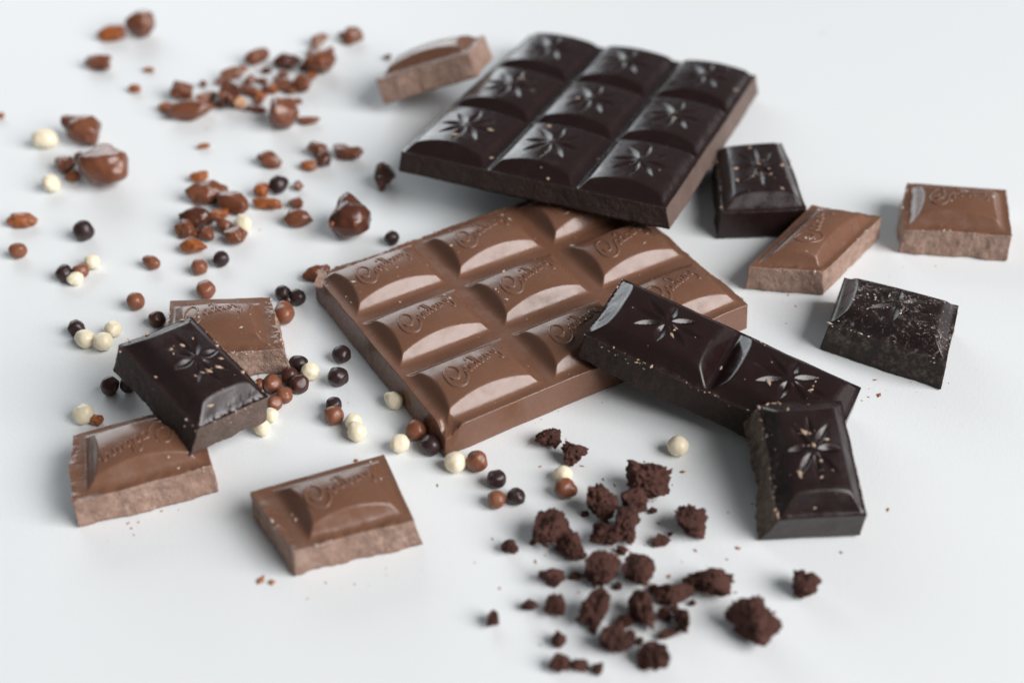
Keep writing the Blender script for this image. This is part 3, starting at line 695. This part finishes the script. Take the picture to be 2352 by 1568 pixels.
# ------------------------------------------------------------------ brownie crumbs
for a in [
 (1265, 1005, 68, 52, 'brownie crumb nearest the milk bar, left of a pair', -20), (1317, 1038, 60, 50, 'brownie crumb nearest the milk bar, right of a pair', 15),
 (1487, 1104, 90, 84, 'large porous brownie crumb at the back of the crumb pile', 0), (1453, 1149, 62, 58, 'brownie crumb leaning on the large rear one', -30),
 (1379, 1152, 74, 86, 'tall dark brownie crumb at the back left of the pile', 0), (1437, 1203, 64, 84, 'reddish brownie crumb at the centre of the rear group', 0),
 (1391, 1226, 78, 64, 'shaded brownie crumb in front of the tall dark one', -15), (1265, 1209, 98, 78, 'wide jagged brownie crumb at the left of the pile', 20),
 (1312, 1251, 70, 64, 'brownie crumb in front of the wide jagged one', 0), (1171, 1254, 38, 40, 'small brownie crumb at the left tip of the wide jagged one', 0),
 (1585, 1200, 78, 80, 'notched square brownie crumb right of the rear group', 0), (1518, 1242, 42, 28, 'small flat brownie crumb below the notched square one', 10),
 (1380, 1308, 84, 88, 'smooth domed brownie crumb in the middle of the pile', 0), (1466, 1311, 74, 82, 'knobbly brownie crumb right of the domed one', 0),
 (1270, 1322, 62, 46, 'brownie crumb with a tail left of the domed one', 0), (1320, 1324, 34, 20, 'tiny brownie crumb touching the domed one on its left', 0),
 (1215, 1390, 30, 34, 'small brownie crumb at left, right of the lone pointed one', 40), (1278, 1390, 56, 54, 'heart-shaped brownie crumb below the one with a tail', 0),
 (1371, 1391, 66, 84, 'tall brownie crumb below the domed one', -20), (1133, 1421, 30, 36, 'lone tiny pointed brownie crumb at far lower left of the pile', 0),
 (1634, 1334, 118, 74, 'widest smooth-topped brownie crumb at the right of the pile', -12), (1548, 1363, 88, 52, 'brownie crumb left of the widest one', 10),
 (1474, 1388, 50, 104, 'long ridge-like brownie crumb in the middle of the front group', 20), (1441, 1421, 54, 34, 'low brownie crumb left of the ridge-like one', 15),
 (1528, 1408, 34, 34, 'small brownie crumb right of the ridge-like one', 0), (1568, 1420, 42, 66, 'upright brownie crumb at the right of the front group', 0),
 (1411, 1466, 70, 68, 'porous brownie crumb in front of the tall one', 0), (1503, 1498, 70, 72, 'brownie crumb at the bottom of the front group', -20),
 (1535, 1455, 58, 24, 'thin brownie crumb bridging to the upright one', 30), (1283, 1468, 32, 42, 'small pointed brownie crumb at lower left', -30),
 (1288, 1521, 54, 42, 'left one of three brownie crumbs along the bottom edge', -10), (1331, 1526, 46, 28, 'middle one of three brownie crumbs along the bottom edge', 0),
 (1373, 1533, 28, 28, 'right one of three brownie crumbs along the bottom edge', 30),
 (1846, 1339, 76, 72, 'lone brownie crumb farthest right', 0), (1736, 1425, 102, 104, 'large lone cube-like brownie crumb at lower right', 20),
]: crumb(a[0], a[1], a[2], a[3], a[4], a[5])

for (x, y, w_, h_), lab in zip([(1345, 1180, 22, 18), (1500, 1172, 20, 16), (1340, 1275, 20, 16), (1430, 1262, 24, 20), (1420, 1345, 22, 20), (1500, 1350, 26, 20), (1330, 1420, 18, 14), (1450, 1455, 24, 20), (1550, 1395, 22, 20),
                       (1225, 1245, 18, 14), (1540, 1225, 16, 12), (1470, 1470, 20, 18), (1590, 1385, 18, 16), (1480, 1530, 22, 18)],
    ["tiny brownie fragment left of the tall dark crumb's front", 'tiny brownie fragment right of the rear leaning crumb', "tiny brownie fragment above the smooth domed crumb's left side", 'tiny brownie fragment behind the knobbly crumb', 'tiny brownie fragment between the domed crumb and the knobbly one', 'tiny brownie fragment right below the knobbly crumb', 'tiny brownie fragment between the heart-shaped and the tall crumb', 'tiny brownie fragment right of the porous front crumb', 'tiny brownie fragment beside the upright crumb of the front group', 'tiny brownie fragment between the left small crumb and the wide jagged one', "tiny brownie fragment touching the small flat crumb's right end", 'tiny brownie fragment below the ridge-like crumb', "tiny brownie fragment below the widest crumb's left end", 'tiny brownie fragment left of the bottom crumb of the front group']):
    crumb(x, y, w_, h_, lab)['group'] = 'tiny brownie fragments'
# ------------------------------------------------------------------ stray specks on the table
rs = np.random.RandomState(7); pts = []; sz = []
for (x, y, s_) in [(1568, 1084, .055), (1933, 1269, .03), (2010, 873, .03), (2020, 908, .045), (1995, 912, .02), (598, 1335, .07), (625, 1338, .08), (1005, 1115, .03), (885, 1063, .06), (818, 1058, .05),
                   (870, 845, .02), (800, 925, .015), (1790, 870, .02), (1888, 78, .03), (2040, 1170, .03), (1480, 1060, .02), (1690, 1360, .03), (1230, 1290, .03), (1240, 1480, .03),
                   (175, 1160, .03), (175, 1115, .02), (385, 870, .015)]:
    p = at(x, y, 0); pts.append(p); sz.append(s_)
for _ in range(60):
    x = rs.normal(1440, 150); y = rs.normal(1310, 110)
    if y < 1540: pts.append(at(x, y, 0)); sz.append(0.012 + 0.03 * rs.rand() ** 2)
for (cx, cy, n_, sp) in [(830, 1300, 14, 60), (330, 1200, 10, 60), (600, 870, 10, 40), (2180, 600, 8, 60), (2050, 880, 14, 70), (1250, 960, 14, 80), (1800, 700, 8, 40), (1020, 1040, 10, 40), (560, 230, 16, 120), (500, 480, 14, 90)]:
    for _ in range(n_):
        pts.append(at(cx + rs.randn() * sp, cy + rs.randn() * sp * 0.6, 0)); sz.append(0.008 + 0.018 * rs.rand() ** 3)
o = chips('stray_crumbs', np.array(pts) , sz, ORANGE, None, 9)
tag(o, 'tiny brown specks and shavings scattered over the white tabletop', 'crumbs', None, 'stuff')
